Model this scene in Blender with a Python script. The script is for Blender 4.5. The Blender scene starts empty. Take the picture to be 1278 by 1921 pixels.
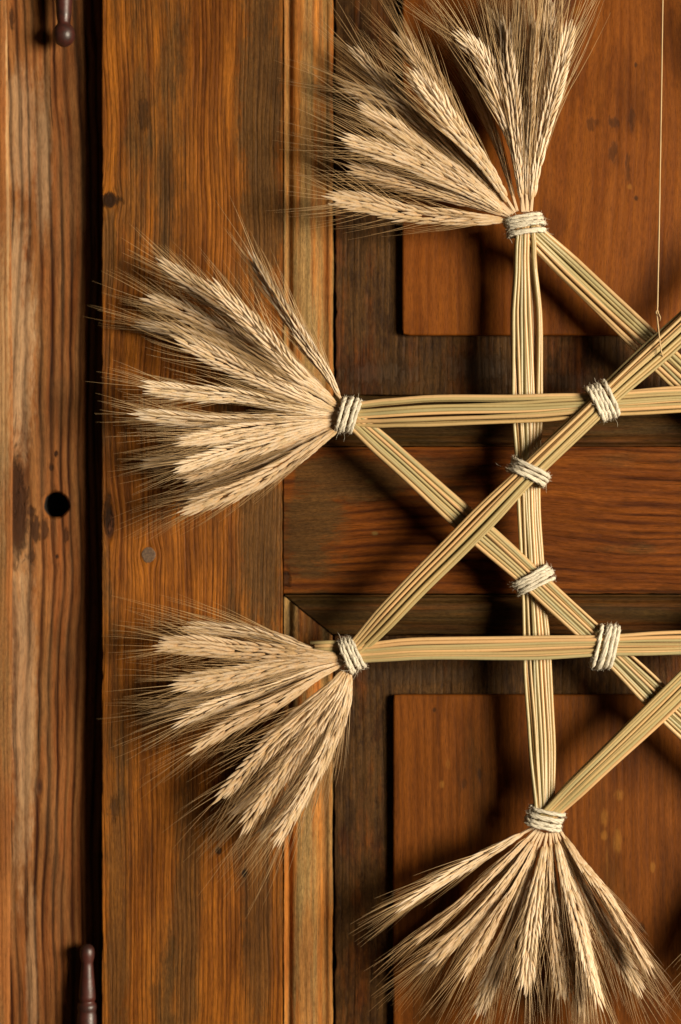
import bpy, bmesh, math, random
from mathutils import Vector, Matrix
random.seed(7)

# ------------------------------------------------------------------ units
S = 0.0004                 # metres per photograph pixel in the plane of the star
D = 1.5                    # camera distance to that plane
CX, CY = 639.0, 960.5

def P(px, py, y=0.0):
    """point at depth y (metres behind the star plane) seen at photo position px,py"""
    k = S * (D + y) / D
    return Vector(((px - CX) * k, y, (CY - py) * k))

scene = bpy.context.scene
col = scene.collection

# ------------------------------------------------------------------ camera, world, light
cam_d = bpy.data.cameras.new('camera')
cam = bpy.data.objects.new('camera', cam_d); col.objects.link(cam)
cam.location = (0, -D, 0); cam.rotation_euler = (math.radians(90), 0, 0)
cam_d.sensor_fit = 'VERTICAL'; cam_d.sensor_height = 36.0; cam_d.sensor_width = 24.0
cam_d.lens = 36.0 * D / (1921 * S)
cam_d.clip_start = 0.05; cam_d.clip_end = 50
cam_d.dof.use_dof = True; cam_d.dof.focus_distance = D - 0.006; cam_d.dof.aperture_fstop = 2.2
scene.camera = cam

w = bpy.data.worlds.new('World'); scene.world = w; w.use_nodes = True
bg = w.node_tree.nodes['Background']
bg.inputs[0].default_value = (1.0, 0.80, 0.60, 1); bg.inputs[1].default_value = 0.024

ld = bpy.data.lights.new('window_light', 'AREA'); lo = bpy.data.objects.new('window_light', ld)
col.objects.link(lo)
ld.shape = 'ELLIPSE'; ld.size = 1.4; ld.size_y = 1.4; ld.energy = 222; ld.color = (1.0, 0.87, 0.67)
ldir = Vector((math.sin(math.radians(46)), -math.cos(math.radians(46)), 0.04)).normalized()
lo.location = ldir * 3.2
lo.rotation_euler = (ldir).to_track_quat('Z', 'Y').to_euler()

scene.view_settings.view_transform = 'Standard'; scene.view_settings.look = 'None'
scene.view_settings.exposure = 0.0; scene.view_settings.gamma = 1.0
scene.render.engine = 'CYCLES'
scene.cycles.use_denoising = True
scene.cycles.max_bounces = 6

# ------------------------------------------------------------------ node helpers
class NT:
    def __init__(s, tree): s.t = tree; s.n = tree.nodes; s.l = tree.links
    def link(s, a, b): s.l.new(a, b)
    def put(s, sock, v):
        if isinstance(v, bpy.types.NodeSocket): s.l.new(v, sock)
        elif v is not None: sock.default_value = v
    def m(s, op, a, b=None, c=None, clamp=False):
        nd = s.n.new('ShaderNodeMath'); nd.operation = op; nd.use_clamp = clamp
        s.put(nd.inputs[0], a)
        if b is not None: s.put(nd.inputs[1], b)
        if c is not None: s.put(nd.inputs[2], c)
        return nd.outputs[0]
    def add(s, a, b): return s.m('ADD', a, b)
    def mul(s, a, b): return s.m('MULTIPLY', a, b)
    def sub(s, a, b): return s.m('SUBTRACT', a, b)
    def vec(s, x, y, z=0.0):
        nd = s.n.new('ShaderNodeCombineXYZ')
        for i, v in enumerate((x, y, z)): s.put(nd.inputs[i], v)
        return nd.outputs[0]
    def noise(s, v, scale=1.0, detail=3.0, rough=0.55, dist=0.0):
        nd = s.n.new('ShaderNodeTexNoise'); s.put(nd.inputs['Vector'], v)
        nd.inputs['Scale'].default_value = scale; nd.inputs['Detail'].default_value = detail
        nd.inputs['Roughness'].default_value = rough; nd.inputs['Distortion'].default_value = dist
        return nd.outputs[0]
    def step(s, v, lo_, hi, a=0.0, b=1.0):
        nd = s.n.new('ShaderNodeMapRange'); nd.interpolation_type = 'SMOOTHSTEP'
        s.put(nd.inputs[0], v); s.put(nd.inputs[1], lo_); s.put(nd.inputs[2], hi)
        nd.inputs[3].default_value = a; nd.inputs[4].default_value = b
        return nd.outputs[0]
    def mix(s, f, a, b, mode='MIX'):
        nd = s.n.new('ShaderNodeMix'); nd.data_type = 'RGBA'; nd.blend_type = mode
        s.put(nd.inputs[0], f)
        for i, v in ((6, a), (7, b)):
            s.put(nd.inputs[i], (*v, 1) if isinstance(v, tuple) and len(v) == 3 else v)
        return nd.outputs[2]
    def ramp(s, f, stops, interp='LINEAR'):
        nd = s.n.new('ShaderNodeValToRGB'); s.put(nd.inputs[0], f); cr = nd.color_ramp; cr.interpolation = interp
        while len(cr.elements) < len(stops): cr.elements.new(0.5)
        for e, (p, c) in zip(cr.elements, stops): e.position = p; e.color = (*c, 1)
        return nd.outputs[0]

def new_mat(name):
    m = bpy.data.materials.new(name); m.use_nodes = True
    nt = NT(m.node_tree); bsdf = m.node_tree.nodes['Principled BSDF']
    return m, nt, bsdf

def srgb(r, g, b):
    f = lambda c: (c / 255 / 12.92) if c / 255 <= 0.04045 else ((c / 255 + 0.055) / 1.055) ** 2.4
    return (f(r), f(g), f(b))

def group(name, ins, outs, build):
    g = bpy.data.node_groups.new(name, 'ShaderNodeTree')
    for n in ins: g.interface.new_socket(n, in_out='INPUT', socket_type='NodeSocketFloat')
    for n in outs: g.interface.new_socket(n, in_out='OUTPUT', socket_type='NodeSocketFloat')
    nt = NT(g); gi = g.nodes.new('NodeGroupInput'); go = g.nodes.new('NodeGroupOutput')
    res = build(nt, *gi.outputs[:len(ins)])
    for i, r in enumerate(res): g.links.new(r, go.inputs[i])
    return g

# deflects the grain round a knot: returns the shift of 'across' and the knot's own mask and ring coordinate
def _knot(nt, a, l, ka, kl, R, el):
    dx = nt.sub(a, ka); dl = nt.mul(nt.sub(l, kl), el)
    r2 = nt.add(nt.mul(dx, dx), nt.mul(dl, dl)); R2 = nt.mul(R, R)
    shift = nt.m('DIVIDE', nt.mul(nt.mul(dx, R2), -1.0), nt.add(r2, nt.mul(R2, 0.6)))
    r = nt.m('SQRT', r2)
    mask = nt.m('SUBTRACT', 1.0, nt.step(nt.m('DIVIDE', r, R), 0.55, 0.95), clamp=True)
    return shift, mask, r
KNOT = group('grain_knot', ['a', 'l', 'ka', 'kl', 'R', 'el'], ['shift', 'mask', 'r'], _knot)
# ragged elliptical patch; the jitter input is a noise value
def _blob(nt, a, l, ca, cl, ra, rl, jit, soft):
    u = nt.m('DIVIDE', nt.sub(a, ca), ra); v = nt.m('DIVIDE', nt.sub(l, cl), rl)
    r = nt.add(nt.m('SQRT', nt.add(nt.mul(u, u), nt.mul(v, v))), jit)
    return [nt.m('SUBTRACT', 1.0, nt.step(r, nt.sub(1.0, soft), nt.add(1.0, soft)), clamp=True)]
BLOB = group('ragged_patch', ['a', 'l', 'ca', 'cl', 'ra', 'rl', 'jit', 'soft'], ['mask'], _blob)

def use(nt, g, *vals):
    nd = nt.n.new('ShaderNodeGroup'); nd.node_tree = g
    for i, v in enumerate(vals): nt.put(nd.inputs[i], v)
    return nd.outputs

def wood(name, depth, vertical=True, seed=0.0, period=11.0, light=(0.30, 0.115, 0.028), dark=(0.14, 0.045, 0.012),
         ringc=(0.085, 0.028, 0.010), ring_amt=0.6, wav=10.0, pat=(0.105, 0.075, 0.038), pat_thr=0.58, pat_soft=0.10,
         pat_amt=0.85, pat_scale=(0.010, 0.0022), patches=(), orange=(), stains=(), pale=(), knots=(), rough=0.5, bump=0.85,
         pale_c=(0.33, 0.27, 0.17), stain_c=(0.016, 0.009, 0.005), fib=0.5, spec=0.07, soot=0.55, rmin=0.15, crack=0.35, calm=(), gain=(0.80, 0.74, 0.66), mott=0.0, nsharp=2.4):
    """pine with growth rings, fibres, weathered film, stains and knots. Positions in photo px at depth."""
    m, nt, bsdf = new_mat(name)
    k = (D + depth) / D
    geo = nt.n.new('ShaderNodeNewGeometry'); sp = nt.n.new('ShaderNodeSeparateXYZ'); nt.link(geo.outputs['Position'], sp.inputs[0])
    X = nt.add(nt.mul(sp.outputs[0], 1 / (S * k)), CX); Z = nt.sub(CY, nt.mul(sp.outputs[2], 1 / (S * k)))
    a0, l0 = (X, Z) if vertical else (Z, X)
    Y = nt.mul(sp.outputs[1], 1 / S)
    a0 = nt.add(a0, nt.mul(Y, 0.37)) 
    conv = (lambda p: (p[0] + depth / S * 0.37, p[1])) if vertical else (lambda p: (p[1] + depth / S * 0.37, p[0]))
    sw = nt.noise(nt.vec(nt.mul(a0, 0.004), nt.mul(l0, 0.0016), seed), 1.0, 2.0, 0.5)
    a = nt.add(a0, nt.mul(nt.sub(sw, 0.5), wav * 6))
    sw2 = nt.noise(nt.vec(nt.mul(a0, 0.02), nt.mul(l0, 0.012), seed + 3), 1.0, 2.0, 0.5)
    a = nt.add(a, nt.mul(nt.sub(sw2, 0.5), wav * 0.38))
    kmask = None
    kr = None
    for (kx, ky, R, el) in knots:
        ca, cl = conv((kx, ky))
        o = use(nt, KNOT, a0, l0, ca, cl, float(R), float(el))
        a = nt.add(a, o[0])
        kmask = o[1] if kmask is None else nt.m('MAXIMUM', kmask, o[1])
        rr = nt.mul(o[2], o[1]); kr = rr if kr is None else nt.add(kr, rr)
    # growth rings: uneven spacing, line strength that comes and goes
    un = nt.noise(nt.vec(nt.mul(a, 0.9 / period / 3), nt.mul(l0, 0.0006), seed + 11), 1.0, 3.0, 0.6)
    ph = nt.add(nt.mul(a, 2 * math.pi / period), nt.mul(un, 11.0))
    rg = nt.m('POWER', nt.add(nt.mul(nt.m('SINE', ph), 0.5), 0.5), nsharp)
    amp = nt.noise(nt.vec(nt.mul(a, 0.05), nt.mul(l0, 0.003), seed + 5), 1.0, 3.0, 0.6)
    rg = nt.mul(rg, nt.step(amp, 0.28, 0.62, rmin, 1.0))
    if calm:
        cm = None
        for (x, y, rx, ry, s_) in calm:
            ca, cl = conv((x, y)); ra, rl = (rx, ry) if vertical else (ry, rx)
            o = nt.mul(use(nt, BLOB, a0, l0, ca, cl, float(ra), float(rl), nt.mul(nt.sub(amp, 0.5), 1.6), 0.4)[0], float(s_))
            cm = o if cm is None else nt.m('MAXIMUM', cm, o)
        rg = nt.mul(rg, nt.sub(1.0, cm))
    f1 = nt.noise(nt.vec(nt.mul(a, 0.55), nt.mul(l0, 0.011), seed + 7), 1.0, 4.0, 0.7)      # fibres
    f2 = nt.noise(nt.vec(nt.mul(a, 0.09), nt.mul(l0, 0.004), seed + 9), 1.0, 4.0, 0.6)      # broad streaks
    f3 = nt.noise(nt.vec(nt.mul(a0, 0.5), nt.mul(l0, 0.14), seed + 13), 1.0, 3.0, 0.7)       # pores, dirt
    c = nt.mix(nt.step(f2, 0.30, 0.70), light, dark)
    c = nt.mix(nt.mul(rg, ring_amt), c, ringc)
    # weathered film
    pn = nt.noise(nt.vec(nt.mul(a0, pat_scale[0]), nt.mul(l0, pat_scale[1]), seed + 21), 1.0, 5.0, 0.62)
    pn = nt.add(pn, nt.mul(nt.sub(f1, 0.5), 0.16))
    pm = nt.step(pn, pat_thr - pat_soft, pat_thr + pat_soft)
    jn = nt.noise(nt.vec(nt.mul(a0, 0.03), nt.mul(l0, 0.009), seed + 17), 1.0, 5.0, 0.65)
    jn2 = nt.noise(nt.vec(nt.mul(a0, 0.16), nt.mul(l0, 0.05), seed + 19), 1.0, 5.0, 0.7)
    f4 = nt.noise(nt.vec(nt.mul(a, 1.0), nt.mul(l0, 0.06), seed + 27), 1.0, 3.0, 0.7)
    jit = nt.add(nt.mul(nt.sub(jn, 0.5), 1.7), nt.add(nt.mul(nt.sub(f1, 0.5), 0.5), nt.mul(nt.sub(jn2, 0.5), 1.5)))
    def blobs(lst, soft, jt=None):
        r = None; jt = jt or jit
        for (x, y, rx, ry, s_) in lst:
            ca, cl = conv((x, y)); ra, rl = (rx, ry) if vertical else (ry, rx)
            o = nt.mul(use(nt, BLOB, a0, l0, ca, cl, float(ra), float(rl), jt, soft)[0], float(s_))
            r = o if r is None else nt.m('MAXIMUM', r, o)
        return r
    b = blobs(patches, 0.35)
    if b is not None: pm = nt.m('MAXIMUM', pm, b)
    b = blobs(orange, 0.35)
    if b is not None: pm = nt.mul(pm, nt.sub(1.0, b))
    film = nt.mix(nt.step(f3, 0.35, 0.68), pat, tuple(v * 0.52 for v in pat))
    film = nt.mix(nt.mul(rg, ring_amt * 0.55), film, tuple(v * 0.45 for v in pat))
    c = nt.mix(nt.mul(pm, pat_amt), c, film)
    b = blobs(pale, 0.45)
    if b is not None: c = nt.mix(nt.mul(nt.mul(b, nt.step(f1, 0.3, 0.7, 0.45, 1.0)), nt.sub(1.0, nt.mul(rg, 0.6))), c, pale_c)
    # fine fibre contrast, colour only
    c = nt.mix(nt.mul(nt.step(f1, 0.42, 0.75), fib), c, nt.mix(1.0, c, (0.46, 0.40, 0.36), 'MULTIPLY'))
    c = nt.mix(1.0, c, nt.ramp(f4, [(0.32, (1.24, 1.20, 1.14)), (0.5, (1, 1, 1)), (0.66, (0.60, 0.57, 0.55))]), 'MULTIPLY')
    c = nt.mix(1.0, c, gain, 'MULTIPLY')
    # slow changes of tone along the board, hand grime, and fine drying cracks along the grain
    sn = nt.noise(nt.vec(nt.mul(a0, 0.013), nt.mul(l0, 0.0035), seed + 41), 1.0, 4.0, 0.6)
    c = nt.mix(nt.mul(nt.step(sn, 0.46, 0.66), soot), c, nt.mix(1.0, c, (0.46, 0.43, 0.42), 'MULTIPLY'))
    cn = nt.noise(nt.vec(nt.mul(a, 0.30), nt.mul(l0, 0.0035), seed + 37), 1.0, 3.0, 0.6)
    ck = nt.mul(nt.step(cn, 0.635, 0.70), crack)
    c = nt.mix(ck, c, (0.020, 0.009, 0.004))
    if mott > 0: c = nt.mix(nt.mul(nt.step(nt.add(nt.mul(jn, 0.5), nt.mul(jn2, 0.5)), 0.44, 0.60), mott), c, nt.mix(1.0, c, (0.45, 0.42, 0.40), 'MULTIPLY'))
    if kmask is not None:
        kc = nt.mix(nt.add(nt.mul(nt.m('SINE', nt.mul(kr, 1.3)), 0.5), 0.5), (0.085, 0.032, 0.014), (0.035, 0.014, 0.008))
        c = nt.mix(nt.mul(kmask, 0.9), c, kc)
    b = blobs(stains, 0.30, nt.add(nt.mul(nt.sub(jn2, 0.5), 3.2), nt.add(nt.mul(nt.sub(f1, 0.5), 1.5), nt.mul(nt.sub(jn, 0.5), 1.2))))
    if b is not None: c = nt.mix(b, c, stain_c)
    nt.link(c, bsdf.inputs['Base Color'])
    nt.put(bsdf.inputs['Roughness'], nt.add(nt.mul(f1, 0.25), rough - 0.12))
    bsdf.inputs['Specular IOR Level'].default_value = spec
    h = nt.sub(nt.mul(nt.sub(1.0, rg), 0.6), nt.mul(nt.step(f1, 0.4, 0.8), 0.55))
    h = nt.sub(h, nt.mul(nt.step(f3, 0.6, 0.75), 0.25))
    h = nt.sub(h, nt.mul(ck, 1.5))
    if b is not None: h = nt.sub(h, nt.mul(b, 1.6))
    bp = nt.n.new('ShaderNodeBump'); bp.inputs['Strength'].default_value = bump; bp.inputs['Distance'].default_value = 0.0007
    nt.link(h, bp.inputs['Height']); nt.link(bp.outputs[0], bsdf.inputs['Normal'])
    return m

# ------------------------------------------------------------------ object helpers
def tag(o, label=None, cat=None, grp=None, kind=None):
    if label: o['label'] = label
    if cat: o['category'] = cat
    if grp: o['group'] = grp
    if kind: o['kind'] = kind
    return o
def thing(name, loc, label, cat):
    o = bpy.data.objects.new(name, None); col.objects.link(o); o.location = loc; o.empty_display_size = 0.05
    return tag(o, label, cat)
def wloc(o):
    v = Vector(o.location)
    while o.parent: o = o.parent; v += Vector(o.location)
    return v
def obj(name, verts, faces, mat, parent=None, smooth=False, origin=None):
    """verts in world coordinates; the object's origin is put at 'origin' (default: parent's)"""
    pw = wloc(parent) if parent else Vector((0, 0, 0))
    og = Vector(origin) if origin is not None else pw
    me = bpy.data.meshes.new(name); me.from_pydata([tuple(Vector(v) - og) for v in verts], [], faces); me.update()
    if smooth: me.polygons.foreach_set('use_smooth', [True] * len(me.polygons))
    me.materials.append(mat)
    o = bpy.data.objects.new(name, me); col.objects.link(o)
    if parent: o.parent = parent
    o.location = og - pw
    return o

class MB:
    def __init__(s): s.v = []; s.f = []; s.c = []      # c: per vertex colour attribute
    def tube(s, pts, rads, n=6, cap=True, cols=None, flat=None):
        b0 = len(s.v); up = None
        for i, p in enumerate(pts):
            t = (pts[min(i + 1, len(pts) - 1)] - pts[max(i - 1, 0)]).normalized()
            if up is None:
                up = Vector((0, -1, 0)) if abs(t.y) < 0.9 else Vector((1, 0, 0))
            side = t.cross(up).normalized(); up = side.cross(t).normalized()
            r = rads[i] if not isinstance(rads, float) else rads
            for j in range(n):
                th = 2 * math.pi * j / n
                s.v.append(p + side * math.cos(th) * r + up * math.sin(th) * r * (flat or 1.0))
                s.c.append(cols[i] if cols else (0, 0, 0))
        for i in range(len(pts) - 1):
            for j in range(n):
                k2 = (j + 1) % n; a = b0 + i * n
                s.f.append((a + j, a + k2, a + n + k2, a + n + j))
        if cap:
            s.f.append(tuple(b0 + j for j in reversed(range(n))))
            e = b0 + (len(pts) - 1) * n; s.f.append(tuple(e + j for j in range(n)))
    def build(s, name, mat, parent=None, smooth=True, attr=False, origin=None):
        o = obj(name, s.v, s.f, mat, parent, smooth, origin)
        if attr:
            at = o.data.color_attributes.new('tone', 'FLOAT_COLOR', 'POINT')
            flat = [x for c in s.c for x in (*c, 1.0)]
            at.data.foreach_set('color', flat)
        return o

def catmull(pts, n):
    P_ = [pts[0] * 2 - pts[1]] + list(pts) + [pts[-1] * 2 - pts[-2]]
    out = []
    for i in range(n):
        t = i / (n - 1) * (len(pts) - 1); k = min(int(t), len(pts) - 2); u = t - k
        p0, p1, p2, p3 = P_[k:k + 4]
        out.append(0.5 * ((2 * p1) + (p2 - p0) * u + (2 * p0 - 5 * p1 + 4 * p2 - p3) * u * u + (3 * p1 - p0 - 3 * p2 + p3) * u ** 3))
    return out

# ------------------------------------------------------------------ the wooden door and its frame
Y_ST = 0.0325      # face of the stile
Y_POST = 0.0535    # face of the frame post behind it
Y_MAR = 0.0443    # sunk margin of the panels
Y_FLD = 0.0365    # raised field of the panels

M_stile = wood('stile_pine', Y_ST, True, 1.3, gain=(0.93, 0.86, 0.38), period=8.5, wav=9,
    light=(0.41, 0.150, 0.036), dark=(0.16, 0.052, 0.014), ringc=(0.12, 0.034, 0.010), ring_amt=0.65,
    pat=(0.115, 0.068, 0.050), pat_thr=0.565, pat_soft=0.09,
    patches=[(487, 200, 42, 260, .95), (490, 410, 40, 130, .9), (492, 1010, 42, 190, .95), (350, 1720, 28, 230, .8), (222, 1720, 22, 330, .7),
             (480, 1700, 45, 210, .75), (262, 190, 18, 80, .7), (330, 330, 30, 170, .55), (205, 470, 14, 90, .8), (250, 390, 30, 60, .6), (300, 1300, 70, 60, .5)],
    orange=[(380, 280, 45, 400, .7), (420, 1780, 38, 260, .9), (280, 1640, 40, 180, .7), (330, 1060, 90, 230, .75), (210, 200, 25, 140, .8), (515, 1700, 8, 260, .6)],
    stains=[(268, 215, 9, 30, .6), (204, 374, 22, 10, .8), (203, 955, 7, 34, .75), (459, 1638, 5, 8, 1), (410, 1596, 6, 6, .9), (214, 1520, 8, 22, .5)],
    knots=[(206, 375, 15, .8), (279, 1041, 13, .9), (206, 980, 12, .3)], mott=0.25)
M_rail = wood('rail_pine', Y_ST, False, 4.1, gain=(0.58, 0.5, 0.24), crack=.6, period=17, wav=13,
    light=(0.34, 0.112, 0.024), dark=(0.20, 0.060, 0.015), ringc=(0.075, 0.020, 0.008), ring_amt=0.9,
    pat=(0.175, 0.108, 0.066), pat_thr=0.60, pat_soft=0.08, pat_scale=(0.012, 0.004),
    patches=[(590, 1000, 62, 110, 1), (650, 900, 130, 48, .95), (800, 880, 90, 22, .6), (1190, 865, 90, 14, .5)], calm=[(1030, 940, 130, 95, .85), (660, 880, 150, 30, .7), (600, 1000, 50, 90, .3)],
    orange=[(745, 1045, 115, 65, 1), (700, 1098, 170, 14, .9), (1130, 1080, 230, 40, .9), (1230, 930, 70, 80, .9), (1040, 920, 140, 70, .75), (541, 900, 12, 34, .9)],
    stains=[(537, 1085, 8, 16, .7)], mott=0.2, pale=[(703, 1001, 5, 4, .8), (695, 903, 8, 5, .5)])
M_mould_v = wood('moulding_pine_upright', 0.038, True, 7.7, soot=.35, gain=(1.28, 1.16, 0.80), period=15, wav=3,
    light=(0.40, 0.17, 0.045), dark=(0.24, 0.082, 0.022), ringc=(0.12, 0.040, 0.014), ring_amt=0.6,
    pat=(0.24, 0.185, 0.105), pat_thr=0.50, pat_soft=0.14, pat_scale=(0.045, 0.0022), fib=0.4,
    patches=[(566, 500, 10, 170, .9), (568, 200, 9, 150, .7), (570, 1750, 18, 230, .5)], stains=[(541, 1180, 8, 40, .5), (590, 1160, 40, 45, .5)])  # the wider stain puts shade at the lower mitre corner into the colour
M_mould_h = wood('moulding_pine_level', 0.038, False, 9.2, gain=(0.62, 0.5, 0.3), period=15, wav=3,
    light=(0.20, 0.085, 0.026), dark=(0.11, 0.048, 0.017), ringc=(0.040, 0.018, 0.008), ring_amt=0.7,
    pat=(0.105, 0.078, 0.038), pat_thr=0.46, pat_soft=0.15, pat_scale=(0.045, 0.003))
M_margin = wood('panel_margin_pine', Y_MAR, True, 12.4, gain=(0.65, 0.45, 0.25), crack=.6, period=13, wav=4,
    light=(0.24, 0.100, 0.026), dark=(0.13, 0.058, 0.020), ringc=(0.050, 0.026, 0.012), ring_amt=0.5,
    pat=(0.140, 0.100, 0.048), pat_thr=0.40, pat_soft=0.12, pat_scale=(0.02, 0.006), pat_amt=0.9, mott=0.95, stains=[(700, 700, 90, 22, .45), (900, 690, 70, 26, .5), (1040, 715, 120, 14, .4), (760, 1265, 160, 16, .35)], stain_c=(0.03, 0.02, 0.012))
M_field_up = wood('upper_field_pine', Y_FLD, True, 15.9, gain=(0.5, 0.4, 0.21), crack=0, soot=.75, period=19, wav=12,
    light=(0.41, 0.155, 0.036), dark=(0.28, 0.096, 0.023), ringc=(0.20, 0.066, 0.018), ring_amt=0.32,
    pat=(0.14, 0.085, 0.035), pat_thr=0.70, pat_soft=0.10, pat_amt=0.6, fib=0.30, bump=0.22, rough=0.46,
    stains=[(1108, 233, 6, 12, .5), (1152, 230, 9, 10, .55), (1186, 225, 5, 22, .5), (1150, 285, 7, 16, .5), (1178, 315, 4, 26, .5), (1120, 230, 5, 8, .35), (1193, 122, 3, 5, .7), (1194, 372, 3, 4, .7)],
    pale=[(1181, 350, 5, 5, .9), (1082, 20, 6, 10, .8)], pale_c=(0.50, 0.25, 0.07), knots=[(1040, -60, 60, .45)])
M_field_lo = wood('lower_field_pine', Y_FLD, True, 19.2, gain=(0.52, 0.48, 0.26), crack=.15, soot=.6, period=15, wav=6,
    light=(0.33, 0.108, 0.026), dark=(0.19, 0.060, 0.017), ringc=(0.14, 0.045, 0.013), ring_amt=0.16,
    pat=(0.11, 0.062, 0.028), pat_thr=0.62, pat_soft=0.13, pat_amt=0.6, fib=0.25, bump=0.2, rough=0.44,
    pale=[(841, 1433, 4, 10, .7), (829, 1471, 4, 7, .9), (1161, 1492, 8, 10, .8), (1134, 1535, 7, 14, .75), (1158, 1578, 7, 20, .95), (1133, 1567, 6, 9, .8), (1225, 1626, 5, 10, .8), (1139, 1620, 2, 30, .5)],
    pale_c=(0.48, 0.22, 0.07), stains=[(900, 1450, 3, 12, .6), (872, 1470, 4, 9, .5), (1204, 1740, 5, 10, .6), (815, 1332, 3, 5, .7)])
M_post = wood('frame_post_pine', Y_POST, True, 23.6, gain=(0.72, 0.56, 0.40), crack=0.9, soot=0.6, rmin=0.55, period=18, wav=13,
    light=(0.50, 0.275, 0.120), dark=(0.38, 0.150, 0.050), ringc=(0.055, 0.017, 0.006), ring_amt=1.0, nsharp=2.1, pat_amt=0.35,
    pat=(0.40, 0.30, 0.18), pat_thr=0.56, pat_soft=0.12, pat_scale=(0.03, 0.003), bump=0.8, rough=0.55,
    pale=[(40, 240, 30, 120, .7), (28, 640, 34, 230, .9), (80, 300, 14, 130, .7), (45, 1330, 22, 320, .7), (60, 1820, 10, 200, .6), (25, 1080, 20, 120, .5)],
    pale_c=(0.82, 0.70, 0.55),
    stains=[(24, 910, 16, 50, .85), (32, 985, 17, 60, .8), (44, 930, 8, 25, .75), (58, 960, 7, 10, .85), (66, 990, 10, 22, .9), (84, 995, 7, 18, .75), (124, 1003, 5, 14, .8),
            (105, 851, 4, 5, 1), (97, 877, 4, 6, 1), (21, 768, 3, 4, 1), (106, 1044, 4, 5, 1), (61, 1045, 6, 14, .75), (22, 38, 4, 22, .9), (26, 1030, 12, 40, .55)],
    stain_c=(0.050, 0.020, 0.009), orange=[(10, 1500, 9, 200, .8)],
    knots=[(74, 1476, 7, .35), (35, 950, 24, .22)], fib=0.35)
M_dark, _n, _b = new_mat('gap_shade'); _b.inputs['Base Color'].default_value = (0.012, 0.008, 0.005, 1); _b.inputs['Roughness'].default_value = 0.9  # near-black colour standing in for shade in the gaps and bored hole

PWmin, PWmax = -90, 1420
def slab(name, x0, y0, x1, y1, depth, thick, mat, parent, wob=(0, 0, 0, 0), bev=2.0, seg=None, seed=1, origin=None, r=0.0):
    """board whose face fills photo rectangle at 'depth'; wob = edge wobble px on left,top,right,bottom; rounded arris"""
    rnd = random.Random(seed)
    ny = max(2, int((y1 - y0) / 14)); nx = max(2, int((x1 - x0) / 14))
    def wobble(n, amp):
        # smooth random edge with a few chips
        out = []; ph = [rnd.uniform(0, 6.28) for _ in range(4)]
        for i in range(n + 1):
            v = sum(math.sin(i * f + ph[q]) * g for q, (f, g) in enumerate(((.11, .5), (.31, .3), (.83, .2), (1.9, .14))))
            out.append(v * amp + (rnd.uniform(0, 1) ** 7) * amp * 1.6)
        return out
    L_, T_, R_, B_ = wobble(ny, wob[0]), wobble(nx, wob[1]), wobble(ny, wob[2]), wobble(nx, wob[3])
    per = []
    for i in range(ny): per.append((x0 + L_[i], y0 + (y1 - y0) * i / ny, 1, 0))
    for i in range(nx): per.append((x0 + (x1 - x0) * i / nx, y1 - B_[i], 0, -1))
    for i in range(ny): per.append((x1 - R_[ny - i], y1 - (y1 - y0) * i / ny, -1, 0))
    for i in range(nx): per.append((x1 - (x1 - x0) * i / nx, y0 + T_[nx - i], 0, 1))
    if r > 0:     # round the corners
        q = []
        for (x, y, a, b) in per:
            for (cx, cy, sx, sy) in ((x0 + r, y0 + r, -1, -1), (x0 + r, y1 - r, -1, 1), (x1 - r, y0 + r, 1, -1), (x1 - r, y1 - r, 1, 1)):
                dx, dy = (x - cx) * sx, (y - cy) * sy
                if dx > 0 and dy > 0:
                    h = math.hypot(dx, dy)
                    if h > r: x, y = cx + sx * dx / h * r, cy + sy * dy / h * r
            q.append((x, y, a, b))
        per = q
    n = len(per); cxm, cym = (x0 + x1) / 2, (y0 + y1) / 2
    def shrink(p, d):
        x, y = p[0], p[1]
        return (min(max(x, x0 + d), x1 - d) if d > 0 else x, min(max(y, y0 + d), y1 - d) if d > 0 else y)
    verts = []; faces = []
    levels = [(0.0, thick), (0.0, bev * S * 1.0), (bev * 0.35, bev * S * 0.35), (bev, 0.0)]
    for d, dy in levels:
        for p in per:
            nx_, ny_ = p[2], p[3]
            x, y = p[0] + nx_ * d, p[1] + ny_ * d
            if r > 0 or True:
                x = min(max(x, x0 + d), x1 - d); y = min(max(y, y0 + d), y1 - d)
            k = P(x, y, depth); verts.append(Vector((k.x, depth + dy, k.z)))
    for lv in range(3):
        for i in range(n):
            j = (i + 1) % n; a = lv * n
            faces.append((a + i, a + j, a + n + j, a + n + i))
    faces.append(tuple(3 * n + i for i in range(n)))
    o = obj(name, verts, faces, mat, parent, origin=origin)
    return o

door = thing('door', P(700, 1990, Y_ST), 'old brown panelled pine door behind the hanging straw star', 'door')
frame = thing('door_frame', P(60, 1990, Y_POST), 'weathered pale pine post with a round bored hole beside the door', 'door frame')

slab('stile', 191, -80, 530.5, 2000, Y_ST, 0.034, M_stile, door, wob=(1.1, 0, 0.7, 0), bev=2.2, seed=5)
slab('rail', 531.5, 838, PWmax, 1114, Y_ST + 0.0006, 0.03, M_rail, door, wob=(0.3, 1, 0, 1), bev=1.6, seed=8)
slab('raised_field', 755, -120, PWmax, 629, Y_FLD, 0.0066, M_field_up, door, bev=3, r=9, seed=9)
slab('raised_field', 738, 1303, PWmax, 2040, Y_FLD, 0.0066, M_field_lo, door, bev=3, r=5, seed=10)
slab('panel', 629, -120, PWmax, 741, Y_MAR, 0.008, M_margin, door, wob=(2.2, 0, 0, 1.0), bev=1.2, seed=11)
slab('panel', 628, 1192, PWmax, 2040, Y_MAR, 0.008, M_margin, door, wob=(2.2, 1, 0, 0), bev=1.2, seed=12)
slab('gap_shade_backing', 180, -120, PWmax, 2040, 0.100, 0.004, M_dark, door, seed=13)

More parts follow.
